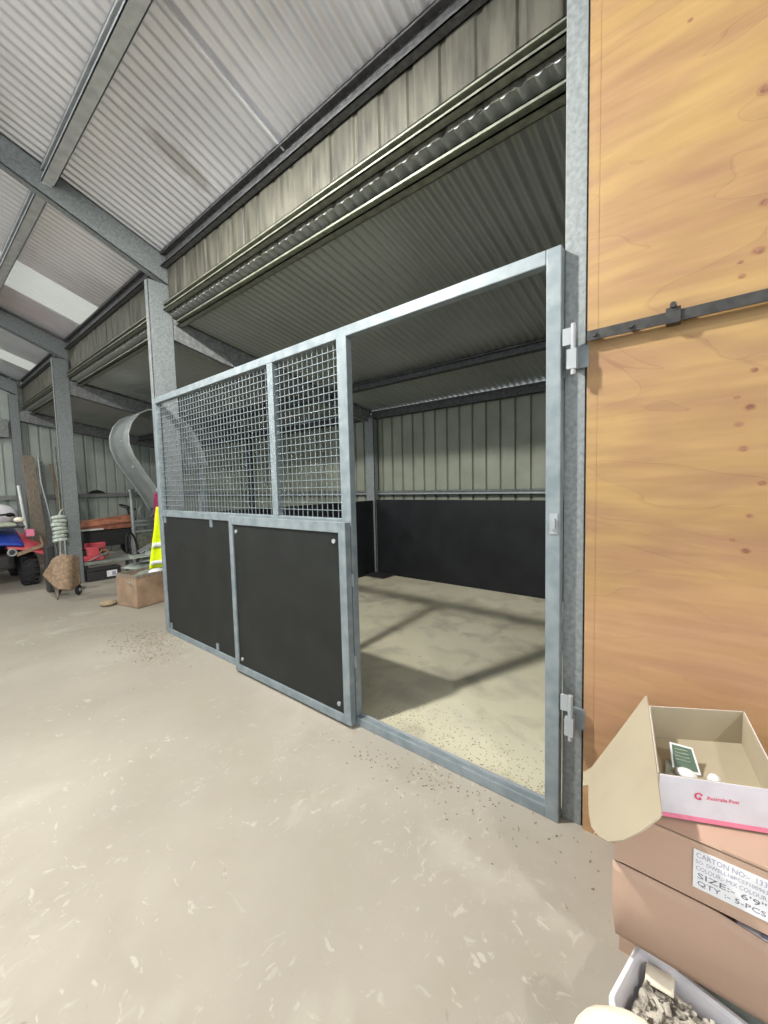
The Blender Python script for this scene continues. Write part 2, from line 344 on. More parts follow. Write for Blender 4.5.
# ------------------------------------------------------------ portal columns with rafters
def hsec(mb, x0, x1, y0, y1, z0, z1, t=.008):
    mb.box(x0,x1,y0,y0+t,z0,z1)             # web toward the camera
    mb.box(x0,x0+t,y0,y1,z0,z1); mb.box(x1-t,x1,y0,y1,z0,z1)
    return mb
labs = ['tall galvanised portal column between the stable doorway and the plywood wall', 'galvanised portal column rising behind the far end of the stable front',
        'galvanised portal column standing free beside the hessian sack', 'galvanised corner column against the far ribbed end wall']
for i, y in enumerate(P):
    ya, yb = (y-.027, y+.051) if i == 0 else (y-.05, y+.02)
    t = thing('portal_column', (0.1, y, 0), labs[i], 'column', 'portal columns')
    x0, x1c = ((.045,.225),(.02,.235),(-.01,.18),(-.03,.12))[i]
    c = hsec(MB(), x0, x1c, ya, yb, 0, 3.40 if i==0 else 3.35)
    c.build('column', M['galv_post'], t, bevel=.002)
    r = MB()   # main rafter, haunched towards the eave
    def raf(xa, za_b, za_t, xb, zb_b, zb_t):
        for (p, q) in ((ya, ya+.008),):
            r.add([(xa,p,za_b),(xb,p,zb_b),(xb,p,zb_t),(xa,p,za_t),(xa,q,za_b),(xb,q,zb_b),(xb,q,zb_t),(xa,q,za_t)], [(0,1,2,3),(7,6,5,4),(0,4,5,1),(1,5,6,2),(2,6,7,3),(3,7,4,0)])
        for (a, b) in ((za_b, zb_b), (za_t-.008, zb_t-.008)):
            r.add([(xa,ya,a),(xb,ya,b),(xb,yb,b),(xa,yb,a),(xa,ya,a+.008),(xb,ya,b+.008),(xb,yb,b+.008),(xa,yb,a+.008)], [(0,1,2,3),(7,6,5,4),(0,4,5,1),(1,5,6,2),(2,6,7,3),(3,7,4,0)])
    raf(x1c-.001, 3.34, zmain(.22)-.005, -.95, zmain(-.95)-.225, zmain(-.95)-.005)
    raf(-.95, zmain(-.95)-.225, zmain(-.95)-.005, -6.9, zmain(-6.9)-.225, zmain(-6.9)-.005)
    r.build('rafter', M['galv_post'], t)
    r = MB()
    raf(x1c, 2.84, zlean(.22)-.005, .75, zlean(.75)-.24, zlean(.75)-.005)
    raf(.75, zlean(.75)-.24, zlean(.75)-.005, XB-.06, zlean(XB)-.16, zlean(XB-.06)-.005)
    r.build('lower_rafter', M['galv_dark'], t)
    if 0 < i: 
        l = MB(); l.box(-.70,-.64,ya-.006,ya,zmain(-.66)-.15,zmain(-.66)-.05); l.ball((-.67,ya-.008,zmain(-.66)-.1),.018,8); l.build('cleat', M['bolt'], t)
    q = MB(); hsec(q, XB-.13, XB-.03, ya-.1 if i==1 else ya, yb, 0, zlean(XB)-.1); 
    tag(q.build('rear_column', M['galv_post']), ['galvanised rear column behind the plywood wall, against the rear wall','galvanised rear column in the far inside corner of the stall','galvanised rear column on the rear wall of the second bay','galvanised rear column in the far corner of the shed'][i], 'column', 'rear columns')

# ------------------------------------------------------------ stable front frame
y1, y2, yP, H = .41, 4.055, 1.525, 2.25
t = thing('stable_front', (0, 2.2, 0), 'galvanised stable front frame with open doorway, wire mesh top and black lower panel', 'stable front')
T = .045
MB().box(0,T,y1+.012,y1+.067,0,H).build('frame_post', M['galv_new'], t, bevel=.004)
MB().box(0,T,yP,yP+.075,.05,H-.05).build('door_post', M['galv_new'], t, bevel=.004)
MB().box(0,T,y2-.05,y2,0,H).build('frame_post', M['galv_new'], t, bevel=.004)
MB().box(0,T,y1+.067,y2-.05,H-.055,H).build('top_rail', M['galv_new'], t, bevel=.004)
MB().box(0,T,y1+.065,y2-.05,0,.05).build('bottom_rail', M['galv_new'], t, bevel=.004)
MB().box(.035,.045,y1+.065,yP,.05,.056).build('threshold_lip', M['bolt'], t)
MB().box(0,T,yP+.075,y2-.05,1.14,1.20).build('middle_rail', M['galv_new'], t, bevel=.004)
MB().box(0,T,2.19,2.25,1.20,H-.055).build('mesh_bar', M['galv_new'], t, bevel=.003)
for (a, b) in ((yP+.075, 2.19), (2.25, y2-.05)):
    m = MB(); n = round((b-a)/.046); hz = H-.055-1.20; nz_ = round(hz/.046)
    for k in range(1, n): y = a+(b-a)*k/n; m.box(.022,.026,y-.0019,y+.0019,1.20,H-.055)
    for k in range(1, nz_): z = 1.20+hz*k/nz_; m.box(.018,.022,a,b,z-.0019,z+.0019)
    m.build('wire_mesh', M['galv_new'], t)
MB().box(.012,.024,2.6,y2-.05,.05,1.14).build('kick_panel', M['rubber'], t)
MB().box(.012,.024,yP+.075,2.6,.05,1.14).build('kick_panel', M['rubber'], t)
for (y, z, s) in ((3.096,1.14,-1),(3.096,.05,1),(3.96,.05,1),(3.96,1.14,-1)):
    MB().box(.004,.012,y-.018,y+.018,min(z,z+s*.06),max(z,z+s*.06)).build('panel_clip', M['galv_new'], t)
for z in (1.89, .50):      # lift-off hinges on the jamb side
    m = MB(); m.box(-.012,.002,y1-.03,y1+.004,z-.01,z+.05); m.cyl((-.016,y1-.034,z-.12),(-.016,y1-.034,z+.06),.009,10)
    m.box(-.026,-.004,y1-.046,y1-.014,z-.1,z-.03); m.build('hinge_pin', M['bolt'], t)
    m = MB(); m.box(.032,.044,y1-.075,y1-.01,z-.09,z-.01).box(-.016,.032,y1-.042,y1-.03,z-.09,z-.03)
    tag(m.build('hinge_bracket', M['galv_new']), ('upper' if z>1 else 'lower')+' galvanised hinge bracket on the column beside the doorway', 'bracket', 'hinge brackets')
m = MB(); m.box(-.004,.0,y1+.02,y1+.05,1.18,1.26); m.box(-.014,-.004,y1+.028,y1+.042,1.2,1.24); m.build('lock_plate', M['bolt'], t)
# lower sliding leaf in front of the frame
t = thing('half_door', (-.03, 2.12, .02), 'lower black panelled half door in galvanised frame, standing slid beside the doorway', 'door')
a, b, z0, z1, xa, xb = 1.522, 2.722, .02, 1.185, -.055, -.012
MB().box(xa,xb,a,a+.055,z0,z1).build('frame_stile', M['galv_new'], t, bevel=.003)
MB().box(xa,xb,b-.045,b,z0,z1).build('frame_stile', M['galv_new'], t, bevel=.003)
MB().box(xa,xb,a+.055,b-.045,z1-.06,z1).build('frame_rail', M['galv_new'], t, bevel=.003)
MB().box(xa,xb,a+.055,b-.045,z0,z0+.05).build('frame_rail', M['galv_new'], t, bevel=.003)
MB().box(xa+.012,xb-.012,a+.055,b-.045,z0+.05,z1-.06).build('door_panel', M['rubber'], t)
for y in (a+.10, b-.085):
    for z in (z0+.10, z1-.11):
        MB().cyl((xa+.012,y,z),(xa+.004,y,z),.013,10).build('bolt', M['bolt'], t)
for z in (.35, .82):
    MB().box(xb,xb+.012,a-.006,a+.03,z,z+.07).build('latch_lug', M['bolt'], t)

# ------------------------------------------------------------ stall lining
pt = MB().box(.06,3.08,3.985,4.005,.0,1.15)
tag(pt.build('stall_divider', M['board']), 'black board divider at the far side of the stall, behind the mesh', 'divider')
tag(MB().box(3.12,3.155,.3,3.98,.0,1.16).build('rear_kick_board', M['board']), 'long black kick board along the rear wall inside the stall', 'kick board')
tag(MB().box(.06,3.08,.26,.285,0,1.9).build('near_divider', M['board']), 'black board divider beside the portal column, near side of the stall', 'divider')
# dark spilled rubber edge at the stall's inner corner
m = MB().grid(lambda u,v: V((2.83+.30*u, 3.62+.38*v, .012+.05*max(0,noise.noise(V((u*4,v*4,3)))) *math.sin(PI*u)*math.sin(PI*v)+.012)), 14, 14)
tag(m.build('rubber_mat_offcut', M['black'], solid=.008), 'ragged black rubber mat offcut in the inner stall corner', 'mat')

# ------------------------------------------------------------ plywood wall
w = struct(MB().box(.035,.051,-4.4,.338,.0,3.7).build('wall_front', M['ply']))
edge = MB().box(.0340,.035,.306,.3405,.0,3.7).build('edge_strip', M['ply'], w)
knots = [(-.111,2.431,.02),(-.118,2.135,.016),(-.107,2.012,.016),(-.069,1.994,.008),(-.074,1.954,.009),(-.107,1.686,.010),(-.072,1.616,.010),(-.101,1.583,.014),(-.079,1.537,.012),(-.09,1.465,.012),(-.133,1.365,.011),(-.11,1.27,.010),(-.073,1.197,.009),(-.104,1.167,.012),(-.35,1.62,.012),(-.3,2.05,.014),(.06,2.72,.007),(-.02,2.86,.006)]
knots = [(y*1.048, 1.3865+(z-1.3865)*1.048, r) for y, z, r in knots]
kb = MB(); kr = MB()
for (y, z, r) in knots:
    kb.prism([V((.0338,y+math.cos(a)*r*.75,z+math.sin(a)*r*.55)) for a in [2*PI*k/14 for k in range(14)]], (.001,0,0))
    kr.prism([V((.0345,y+math.cos(a)*r*1.15,z+math.sin(a)*r*.85)) for a in [2*PI*k/14 for k in range(14)]], (.0004,0,0))
kb.build('knot', M['knot'], w); kr.build('knot_halo', M['knot_ring'], w)
t = thing('strap_bar', (0,-.5,1.88), 'dark flat steel strap bolted across the plywood wall', 'strap')
MB().box(.002,.008,-3,.336,1.883,1.917).build('strap', M['strap'], t)
MB().box(-.006,.028,.066,.104,1.878,1.926).cyl((-.014,.085,1.932),(.014,.085,1.932),.009,8).build('clamp', M['strap'], t)
for y in (.2, .31): MB().cyl((-.006,y,1.9),(.036,y,1.9),.008,8).build('bolt', M['strap'], t)

# ------------------------------------------------------------ cartons
def carton(name, x0, x1, ya, yb, z0, z1, mat, label, bulge=.0, seam=True, th=.005, sag=0.0):
    t = thing(name, ((x0+x1)/2,(ya+yb)/2,z0), label, 'carton', 'cardboard cartons in the stack')
    m = MB()
    def face(u, v): 
        s = math.sin(PI*v)*bulge*(.3+.7*math.sin(PI*min(1,u*1.0)))
        return s
    ny, nz_ = 24, 8
    m.grid(lambda u,v: V((x0-face(u,v)-sag*(1-v)*u*(1-u)*4, ya+(yb-ya)*(1-u), z0+(z1-z0)*v)), ny, nz_)
    m.add([(x1,ya,z0),(x1,yb,z0),(x1,yb,z1),(x1,ya,z1),(x0,ya,z0),(x0,yb,z0),(x0,yb,z1),(x0,ya,z1)], [(0,1,2,3),(1,5,6,2),(0,3,7,4),(0,4,5,1)])
    m.build('carton_body', mat, t)
    f1 = MB().box(x0,(x0+x1)/2-.002,ya,yb,z1-.002,z1+.002).build('top_flap', mat, t)
    f2 = MB().box((x0+x1)/2+.002,x1,ya,yb,z1-.002,z1+.002).build('top_flap', mat, t)
    return t
yl = .148
carton('carton', -.345, -.06, -1.0, .160, 0.0, .185, M['card'], 'plain kraft carton at the floor, lowest of the stack by the plywood wall')
# middle carton, front flap sagging open
t = thing('carton', (-.3,-.4,.19), 'kraft carton with sagging open front, middle of the stack by the plywood wall', 'carton', 'cardboard cartons in the stack')
x0, x1, ya, yb, z0, z1 = -.475, -.07, -1.0, .150, .19, .445
m = MB()
for (a,b,c,d,e,g) in ((x0,x1,ya,yb,z0,z0+.005),(x1-.005,x1,ya,yb,z0,z1),(x0,x1,yb-.005,yb,z0,z1-.005),(x0,x1,ya,ya+.005,z0,z1)): m.box(a,b,c,d,e,g)
m.build('carton_body', M['card'], t)
def flapfn(u, v):   # u along -y, v up
    y = yb+.002-(yb-ya)*u
    lean = min(1, max(0,(u-.17)/.2))
    x = -.472 - .066*v - .022*math.sin(PI*v) - .012*lean*v
    z = z0-.005 + (z1-z0+.004)*v - .028*lean*v
    return V((x, y, z))
MB().grid(flapfn, 40, 10).build('front_flap', M['card'], t, solid=.005)
tag(MB().bar((-.51,-.08,.405),(-.50,-.75,.41),.05,.05).build('packing_sleeve', M['plastic_white']), 'white plastic sleeve with black print peeking from the middle carton', 'sleeve')
pk = bpy.data.objects['packing_sleeve']
for k in range(3):
    MB().box(-.53,-.528,-.135-.03*k,-.118-.03*k,.412,.437).build('print_block', M['ink'], pk)
# label carton
c = carton('carton', -.538, -.08, -1.0, yl, .448, .585, M['card'], 'kraft carton with white printed size label, under the white post box', bulge=0.0)
MB().box(-.5385,-.53,-1.0,-.052,.5855,.592).build('closing_flap', M['card'], c)
lb = MB().box(-.5405,-.5388,-.128,-.004,.478,.567).build('address_label', M['paper'], c)
X = -.5407
def line(txt, z, size, ystart, w, mat): lettering(txt, 'lettering', lb, mat, (X, ystart, z), (0,-1,0), (0,0,1), size, w)
line("CARTON NO:-  133", .5505, .0115, -.009, .113, M['ink_light'])
line("SO: DWELL1#PCS7100963", .5360, .009, -.008, .116, M['ink_light'])
line("COLOUR:- MIX COLOUR", .5215, .0095, -.009, .113, M['ink_light'])
line("SIZE:- 6'9\"", .5035, .0125, -.012, .110, M['ink'])
line("QTY :- 5-PCS", .4850, .0125, -.012, .110, M['ink'])

# open white post box
FL, BL, BR = V((-.518,.066,0)), V((-.195,.112,0)), V((-.068,-.112,0))
FR = V((-.418,-.158,0)); zb, zt = .593, .694
t = thing('post_box', (-.3,-.03,zb), 'open white and red cardboard post box on top of the carton stack', 'box')
def wallp(a, b, za, zb_, mat_o, name, off=.0025):
    d = (b-a).normalized(); n = V((d.y,-d.x,0))
    m = MB(); m.prism([a+V((0,0,za)), b+V((0,0,za)), b+V((0,0,zb_)), a+V((0,0,zb_))], n*off); return m.build(name, mat_o, t)
cen = (FL+BL+BR+FR)/4
m = MB().prism([p+V((0,0,zb)) for p in (FL,FR,BR,BL)], (0,0,.004)).build('box_base', M['card_inner'], t)
def two_side(a, b, name):
    d = (b-a).normalized(); n = V((d.y,-d.x,0)); 
    if (cen-a).dot(n) < 0: n = -n            # n points inward
    o = MB().prism([a+V((0,0,zb)), b+V((0,0,zb)), b+V((0,0,zt)), a+V((0,0,zt))], n*.002).build(name, M['whitecard'], t)
    MB().prism([a+n*.0021+V((0,0,zb+.004)), b+n*.0021+V((0,0,zb+.004)), b+n*.0021+V((0,0,zt)), a+n*.0021+V((0,0,zt))], n*.002).build('inner_lining', M['card_inner'], o)
    return o
fr_ = two_side(FL, FR, 'front_wall'); two_side(BL, BR, 'back_wall'); two_side(BR, FR, 'side_wall'); two_side(FL, BL, 'side_wall')
d = (FR-FL).normalized(); nout = V((d.y,-d.x,0)); nout = nout if (cen-FL).dot(nout) < 0 else -nout
MB().prism([FL+nout*.0005+V((0,0,zb)), FR+nout*.0005+V((0,0,zb)), FR+nout*.0005+V((0,0,zb+.011)), FL+nout*.0005+V((0,0,zb+.011))], nout*.0006).build('red_band', M['pink'], fr_)
# logo and wording on the front wall
g = MB(); c0 = FL + d*.083 + V((0,0,zb+.062)) + nout*.0015
pts = []
for k in range(28):
    a = .25+2*PI*k/28*.86; a2 = .25+2*PI*(k+1)/28*.86
    g.add([c0+d*math.cos(a)*.0085+V((0,0,math.sin(a)*.0085)), c0+d*math.cos(a2)*.0085+V((0,0,math.sin(a2)*.0085)),
           c0+d*math.cos(a2)*.0045+V((0,0,math.sin(a2)*.0055)), c0+d*math.cos(a)*.0045+V((0,0,math.sin(a)*.0055))], [(0,1,2,3)])
g.prism([c0+d*.001+V((0,0,-.0085)), c0+d*.0035+V((0,0,-.0085)), c0+d*.0035+V((0,0,-.001)), c0+d*.001+V((0,0,-.001))], nout*.0003)
g.build('emblem', M['redink'], fr_)
lettering('Australia Post', 'lettering', fr_, M['redink'], FL+d*.099+V((0,0,zb+.057))+nout*.0012, d, (0,0,1), .0085, .062)
# big open side flap, hinged on the rim, rounded corners
hdir = (BL-FL).normalized(); perp = V((-hdir.y,hdir.x,0)); th = math.radians(52); od = perp*math.cos(th)+V((0,0,-math.sin(th))); nn = hdir.cross(od)
CAM = V((-1.5982,0,1.3865))
def outl(pts_ho): return [FL+V((0,0,zt))+hdir*a+od*b for a, b in pts_ho]
shape = [(.385,.0),(.39,.006),(.295,.135),(.235,.222),(.225,.235),(.232,.272),(.165,.268),(.148,.242),(.07,.235),(.02,.228),(-.03,.215),(-.075,.188),(-.112,.155),(-.135,.110),(-.142,.06),(-.138,.01),(-.13,0),(.0,-.001)]
MB().prism(outl(shape), nn*.003).build('side_flap', M['card_inner'], t)
MB().prism([FL+V((0,0,zt))+hdir*a+od*b-nn*.0006 for a, b in ((-.055,.205),(-.052,.209),(.06,.04),(.057,.036))], nn*.0005).build('crease', M['card'], t)
# things inside the box
t = thing('leaflet', (-.27,.02,zb+.006), 'green and white printed leaflet standing folded inside the post box', 'leaflet')
q = [V((-.285,.055,zb+.058)), V((-.262,.004,zb+.048)), V((-.312,-.016,zb+.008)), V((-.335,.044,zb+.012))]
MB().prism(q, (.0,.0,-.0012)).build('sheet', M['paper'], t)
cq = sum(q, V((0,0,0)))/4
MB().prism([cq+(p-cq)*.84+V((0,0,.001)) for p in q], (0,0,-.0006)).build('printed_panel', M['greenpaper'], t)
for k in range(4):
    a = q[0].lerp(q[3], .22+.13*k); b = q[1].lerp(q[2], .22+.13*k)
    MB().bar(a.lerp(b,.18)+V((0,0,.002)), a.lerp(b,.72)+V((0,0,.002)), .003,.0006).build('print_line', M['seatgreen'], t)
MB().prism([V((-.30,.062,zb+.016)),V((-.325,-.002,zb+.018)),V((-.375,.0,zb+.014)),V((-.37,.058,zb+.012))],(0,0,-.0012)).build('folded_sheet', M['grey_green'], t)
tag(MB().ball((-.352,.015,zb+.022),.016,10,(1.2,1.6,.8)).build('paper_scrap', M['paper']), 'small white crumpled paper beside the green leaflet in the post box', 'paper', 'crumpled papers in the box')
m = MB().ball((-.335,-.042,zb+.020),.017,8,(1,1,1.0)); tag(m.build('paper_scrap', M['paper']), 'small white crumpled paper alone on the right side of the post box', 'paper', 'crumpled papers in the box')

# white tub of scraps
t = thing('tub', (-.5,.04,0), 'white plastic tub half full of grey scraps on the floor before the cartons', 'tub')
ctr = V((-.532,.003,0)); ux = V((.19,-.045,0)).normalized(); uy = V((ux.y,-ux.x,0)); hx, hy = .105,.125   # rim half sizes
def rr(hx, hy, r, n=6):
    out=[]
    for (cx,cy,a0) in ((hx-r,hy-r,0),(-hx+r,hy-r,PI/2),(-hx+r,-hy+r,PI),(hx-r,-hy+r,3*PI/2)):
        for k in range(n+1): a=a0+PI/2*k/n; out.append((cx+r*math.cos(a), cy+r*math.sin(a)))
    return out
def ring(hx, hy, r, z): return [ctr+ux*a+uy*b+V((0,0,z)) for a,b in rr(hx,hy,r)]
rings = [ring(hx-.02,hy-.02,.03,.002), ring(hx-.012,hy-.012,.03,.06), ring(hx-.004,hy-.004,.03,.118), ring(hx+.006,hy+.006,.036,.120), ring(hx+.006,hy+.006,.036,.126), ring(hx-.004,hy-.004,.03,.128), ring(hx-.008,hy-.008,.03,.118), ring(hx-.016,hy-.016,.03,.06), ring(hx-.024,hy-.024,.03,.006)]
n = len(rings[0]); m = MB(); vs=[p for q in rings for p in q]; fs=[(i*n+k,i*n+(k+1)%n,(i+1)*n+(k+1)%n,(i+1)*n+k) for i in range(len(rings)-1) for k in range(n)]
fs.append(tuple(range(n))[::-1]); fs.append(tuple((len(rings)-1)*n+k for k in range(n))); m.add(vs, fs, False); m.build('tub_shell', M['plastic_white'], t)
m = MB(); rnd = random.Random(3)
m.grid(lambda u,v: ctr+ux*(u-.5)*(2*hx-.05)+uy*(v-.5)*(2*hy-.05)+V((0,0,.082+.02*noise.noise(V((u*5,v*5,1))))), 20, 20)
for k in range(130):
    p = ctr+ux*rnd.uniform(-hx+.04,hx-.04)+uy*rnd.uniform(-hy+.04,hy-.04)+V((0,0,.092+rnd.random()*.018)); a=rnd.uniform(0,6.3)
    dd = V((math.cos(a),math.sin(a),rnd.uniform(-.3,.3)))*rnd.uniform(.01,.028); m.bar(p-dd*.5,p+dd*.5,rnd.uniform(.004,.012),rnd.uniform(.002,.005))
o = m.build('scraps', M['scrap']); tag(o, 'heap of pale grey wood and metal scraps inside the white tub', 'scraps', kind='stuff')
tag(MB().grid(lambda u,v: V((-.475+.05*u, .085-.06*v, .10+.012*math.sin(PI*u)+.004*v)),6,6).build('offcut', M['cream'], solid=.006), 'pale yellow offcut sticking up in the tub of scraps', 'offcut')
# translucent bag edge next to tub
m = MB().grid(lambda u,v: V((-.40-.10*u+.01*math.sin(9*v), -.02-.30*v, .015+.10*(1-u)**1.5+.012*noise.noise(V((u*6,v*8,0))))), 14, 20)
tag(m.build('plastic_bag', M['grey_green'], solid=.002), 'grey crinkled plastic bag between the tub and the cartons', 'bag')
# made-up cream bundle, standing in for a blurred fingertip at the lens
m = MB(); cb = V((-.725,.06,.14))
def bun(u, v):
    a = PI*u; b = 2*PI*v; n_ = V((math.sin(a)*math.cos(b), math.sin(a)*math.sin(b), math.cos(a)))
    r = 1+.03*noise.noise(n_*2.2)+.02*noise.noise(n_*6)
    return cb + V((n_.x*.065*r, n_.y*.14*r, n_.z*.14*r))
m.grid(bun, 24, 36); tag(m.build('fingertip_stand_in', M['cream']), 'made-up pale cream bundle standing in for a blurred fingertip, before the white tub', 'bundle')

# ------------------------------------------------------------ far corner clutter
# open crate with stuff on top
t = thing('wooden_crate', (.25,5.35,0), 'weathered brown open wooden crate on the floor by the stable front', 'crate')
A,B,Cc = V((.05,5.55,0)), V((.13,5.15,0)), V((.55,5.23,0)); D_ = A+Cc-B; hc=.39
for (p,q) in ((A,B),(B,Cc),(Cc,D_),(D_,A)):
    n_ = (q-p).normalized(); inn = V((-n_.y,n_.x,0)); 
    if ((A+B+Cc+D_)/4-p).dot(inn)<0: inn=-inn
    MB().prism([p,q,q+V((0,0,hc)),p+V((0,0,hc))], inn*.012).build('side_board', M['card_old'], t)
    MB().prism([p+V((0,0,hc-.03))-inn*.006,q+V((0,0,hc-.03))-inn*.006,q+V((0,0,hc+.004))-inn*.006,p+V((0,0,hc+.004))-inn*.006], inn*.02).build('rim_batten', M['wood_old'], t)
MB().prism([A,B,Cc,D_],(0,0,.012)).build('bottom_board', M['card_old'], t)
m = MB().grid(lambda u,v: V((.09+.42*u, 5.22+.30*v, .30+.09*math.sin(PI*u)*math.sin(PI*v)+.04*noise.noise(V((u*5,v*5,9))))), 14, 12)
tag(m.build('tarpaulin', M['grey_green'], solid=.008), 'grey green crumpled tarpaulin filling the brown crate', 'tarpaulin')
tag(MB().ball((.40,5.27,.385),.075,14,(1.2,1,.55)).build('white_sack', M['paper']), 'small white sack on the crate under the yellow vest', 'sack')
tag(MB().ball((-.03,5.62,.035),.085,14,(1.1,1.0,.42)).build('rag', M['straw']), 'muddy brown rag on the floor at the foot of the crate', 'rag')
# bent sheets on the pile
def sheetpile(name, label, cx, cy, z, L, W, rz, tilt, mat, bend=.05, sd=1):
    c_, s_ = math.cos(rz), math.sin(rz)
    def fn(u, v):
        a=(u-.5)*L; b=(v-.5)*W; zz=z+a*tilt+bend*math.sin(PI*u)+.012*noise.noise(V((u*4,v*4,sd)))
        return V((cx+a*c_-b*s_, cy+a*s_+b*c_, zz))
    return tag(MB().grid(fn, 12, 8).build(name, mat, solid=.006), label, 'scrap', 'scrap sheets in the pile')
sheetpile('sheet_metal_scrap','grey bent sheet leaning over the back of the brown crate', .72,5.92,.42,.75,.34,-.25,-.2,M['grey_green'],.06,2)
sheetpile('sheet_metal_scrap','flat grey green sheet lying across the scrap behind the crate', .66,6.0,.37,.7,.4,.3,.05,M['grey_green'],.03,5)
sheetpile('sheet_metal_scrap','silvery pale folded sheet on the bench behind the sack', .48,7.62,.34,.42,.18,.15,.18,M['galv'],.03,7)
sheetpile('sheet_metal_scrap','dark grey warped sheet highest on the scrap pile', .85,5.95,.54,.55,.3,-.5,-.3,M['galv_dark'],.06,9)
t = thing('scrap_trestle', (.55,6.2,0), 'low grey steel trestle carrying the scrap sheets', 'trestle')
MB().box(.5,1.15,5.74,6.2,.30,.33).build('deck', M['grey_green'], t)
for x in (.55,1.1):
    for y in (5.78,6.16): MB().box(x-.02,x+.02,y-.02,y+.02,0,.30).build('leg', M['galv_dark'], t)
sheetpile('sheet_metal_scrap','short grey offcut sheet poking up beside the toolbox', .66,5.98,.50,.40,.22,.9,.35,M['grey_green'],.04,11)
sheetpile('sheet_metal_scrap','pale crumpled sheet in front of the farm gate', 1.15,7.2,.40,.5,.35,-.2,.1,M['galv'],.08,13)
# bench board and toolbox
t = thing('low_bench', (.4,7.5,0), 'low pale grey plank bench with dark legs behind the sack', 'bench')
MB().box(.21,.95,7.5,7.82,.235,.285).build('bench_board', M['grey_green'], t)
for x in (.26,.89): MB().box(x-.03,x+.03,7.6,7.76,0,.235).build('leg', M['galv_dark'], t)
t = thing('toolbox', (.38,7.5,0), 'flat black toolbox with white sticker under the low bench', 'toolbox')
MB().box(.205,.66,7.34,7.54,.0,.15).build('case', M['black'], t, bevel=.01); MB().box(.205,.66,7.33,7.54,.155,.195).build('lid', M['black'], t, bevel=.01)
MB().box(.46,.60,7.332,7.339,.04,.135).build('sticker', M['paper'], t); MB().box(.53,.58,7.329,7.333,.055,.115).build('printed_mark', M['ink_light'], t)
# crates of red stuff on bench
t = thing('red_motor', (.45,7.75,.285), 'small dull red engine with pipe on the low bench', 'engine')
MB().box(.22,.5,7.55,7.75,.29,.36).box(.30,.44,7.56,7.7,.36,.50).build('housing', M['red'], t, bevel=.015)
MB().tube([(.22,7.6,.42),(.05,7.6,.37),(.0,7.58,.33)],.015,8).build('pipe', M['galv'], t)
MB().torus((.52,7.62,.38),(0,1,0),.06,.014).build('pulley', M['orange'], t)

# orange ride-on mower
t = thing('ride_on_mower', (1.05,9.3,0), 'rusty orange old ride-on mower with black steering wheel by the end wall', 'mower')
MB().grid(lambda u,v: V((.52+.98*u, 9.0+.5*v, .72+.14*math.sin(PI*v)**.5*(.75+.25*u)+.05*u)), 16, 10).box(.55,1.45,9.03,9.47,.66,.74).build('hood', M['orange'], t, solid=.01)
MB().box(.52,.92,8.98,9.02,.66,.69).build('trim_strip', M['reflect'], t)
MB().box(.6,1.5,9.08,9.42,.32,.66).build('engine_block', M['black'], t, bevel=.03)
MB().box(.62,.95,9.0,9.3,.30,.42).build('deck', M['red'], t, bevel=.02)
MB().torus((1.42,9.2,1.06),(.35,-.25,1),.14,.016).build('steering_wheel', M['black'], t)
MB().bar((1.42,9.2,1.06),(1.50,9.25,.70),.03,.03).bar((1.3,9.16,1.08),(1.54,9.24,1.02),.02,.02).build('steering_column', M['black'], t)
for (x,y,r) in ((.72,8.95,.17),(.72,9.55,.17),(1.62,8.95,.26),(1.62,9.55,.26)):
    wv = MB(); wv.torus((x,y,r),(0,1,0),r-.06,.06,24,10).build('wheel', M['tyre'], t); MB().cyl((x,y-.04,r),(x,y+.04,r),r-.09,16).build('hub', M['galv_dark'], t)
# galvanised gate
t = thing('farm_gate', (1.9,8.5,0), 'galvanised steel gate panel standing on end beyond the stable front', 'gate')
MB().cyl((1.27,8.5,0),(1.27,8.5,1.37),.033,12).ball((1.27,8.5,1.39),.045,12).build('gate_post', M['galv'], t)
MB().cyl((2.6,8.5,0),(2.6,8.5,1.34),.025,12).build('gate_post', M['galv'], t)
for z in (1.33,.80,.72,.60,.25): MB().cyl((1.27,8.5,z),(2.6,8.5,z),.022 if z>1 else .028,10).build('gate_rail', M['galv'], t)
MB().box(1.32,2.55,8.51,8.515,.05,.56).build('infill_sheet', M['rail'], t)
MB().torus((1.5,8.46,.98),(0,1,0),.13,.012).build('hanging_ring', M['galv'], t)
# round wheel rim near gate
t = thing('bicycle_wheel', (1.10,8.12,0), 'thin dark spoked wheel leaning between the mower and the gate', 'wheel')
MB().torus((1.10,8.12,.33),(.75,-.5,.1),.30,.02,28,8).build('rim', M['tyre'], t)
sp = MB(); ax=V((.75,-.5,.1)).normalized(); u_=ax.orthogonal().normalized(); w_=ax.cross(u_)
for k in range(12): a=PI*k/6; sp.bar(V((1.10,8.12,.33)), V((1.10,8.12,.33))+(u_*math.cos(a)+w_*math.sin(a))*.29,.004,.004)
sp.build('spokes', M['galv'], t)
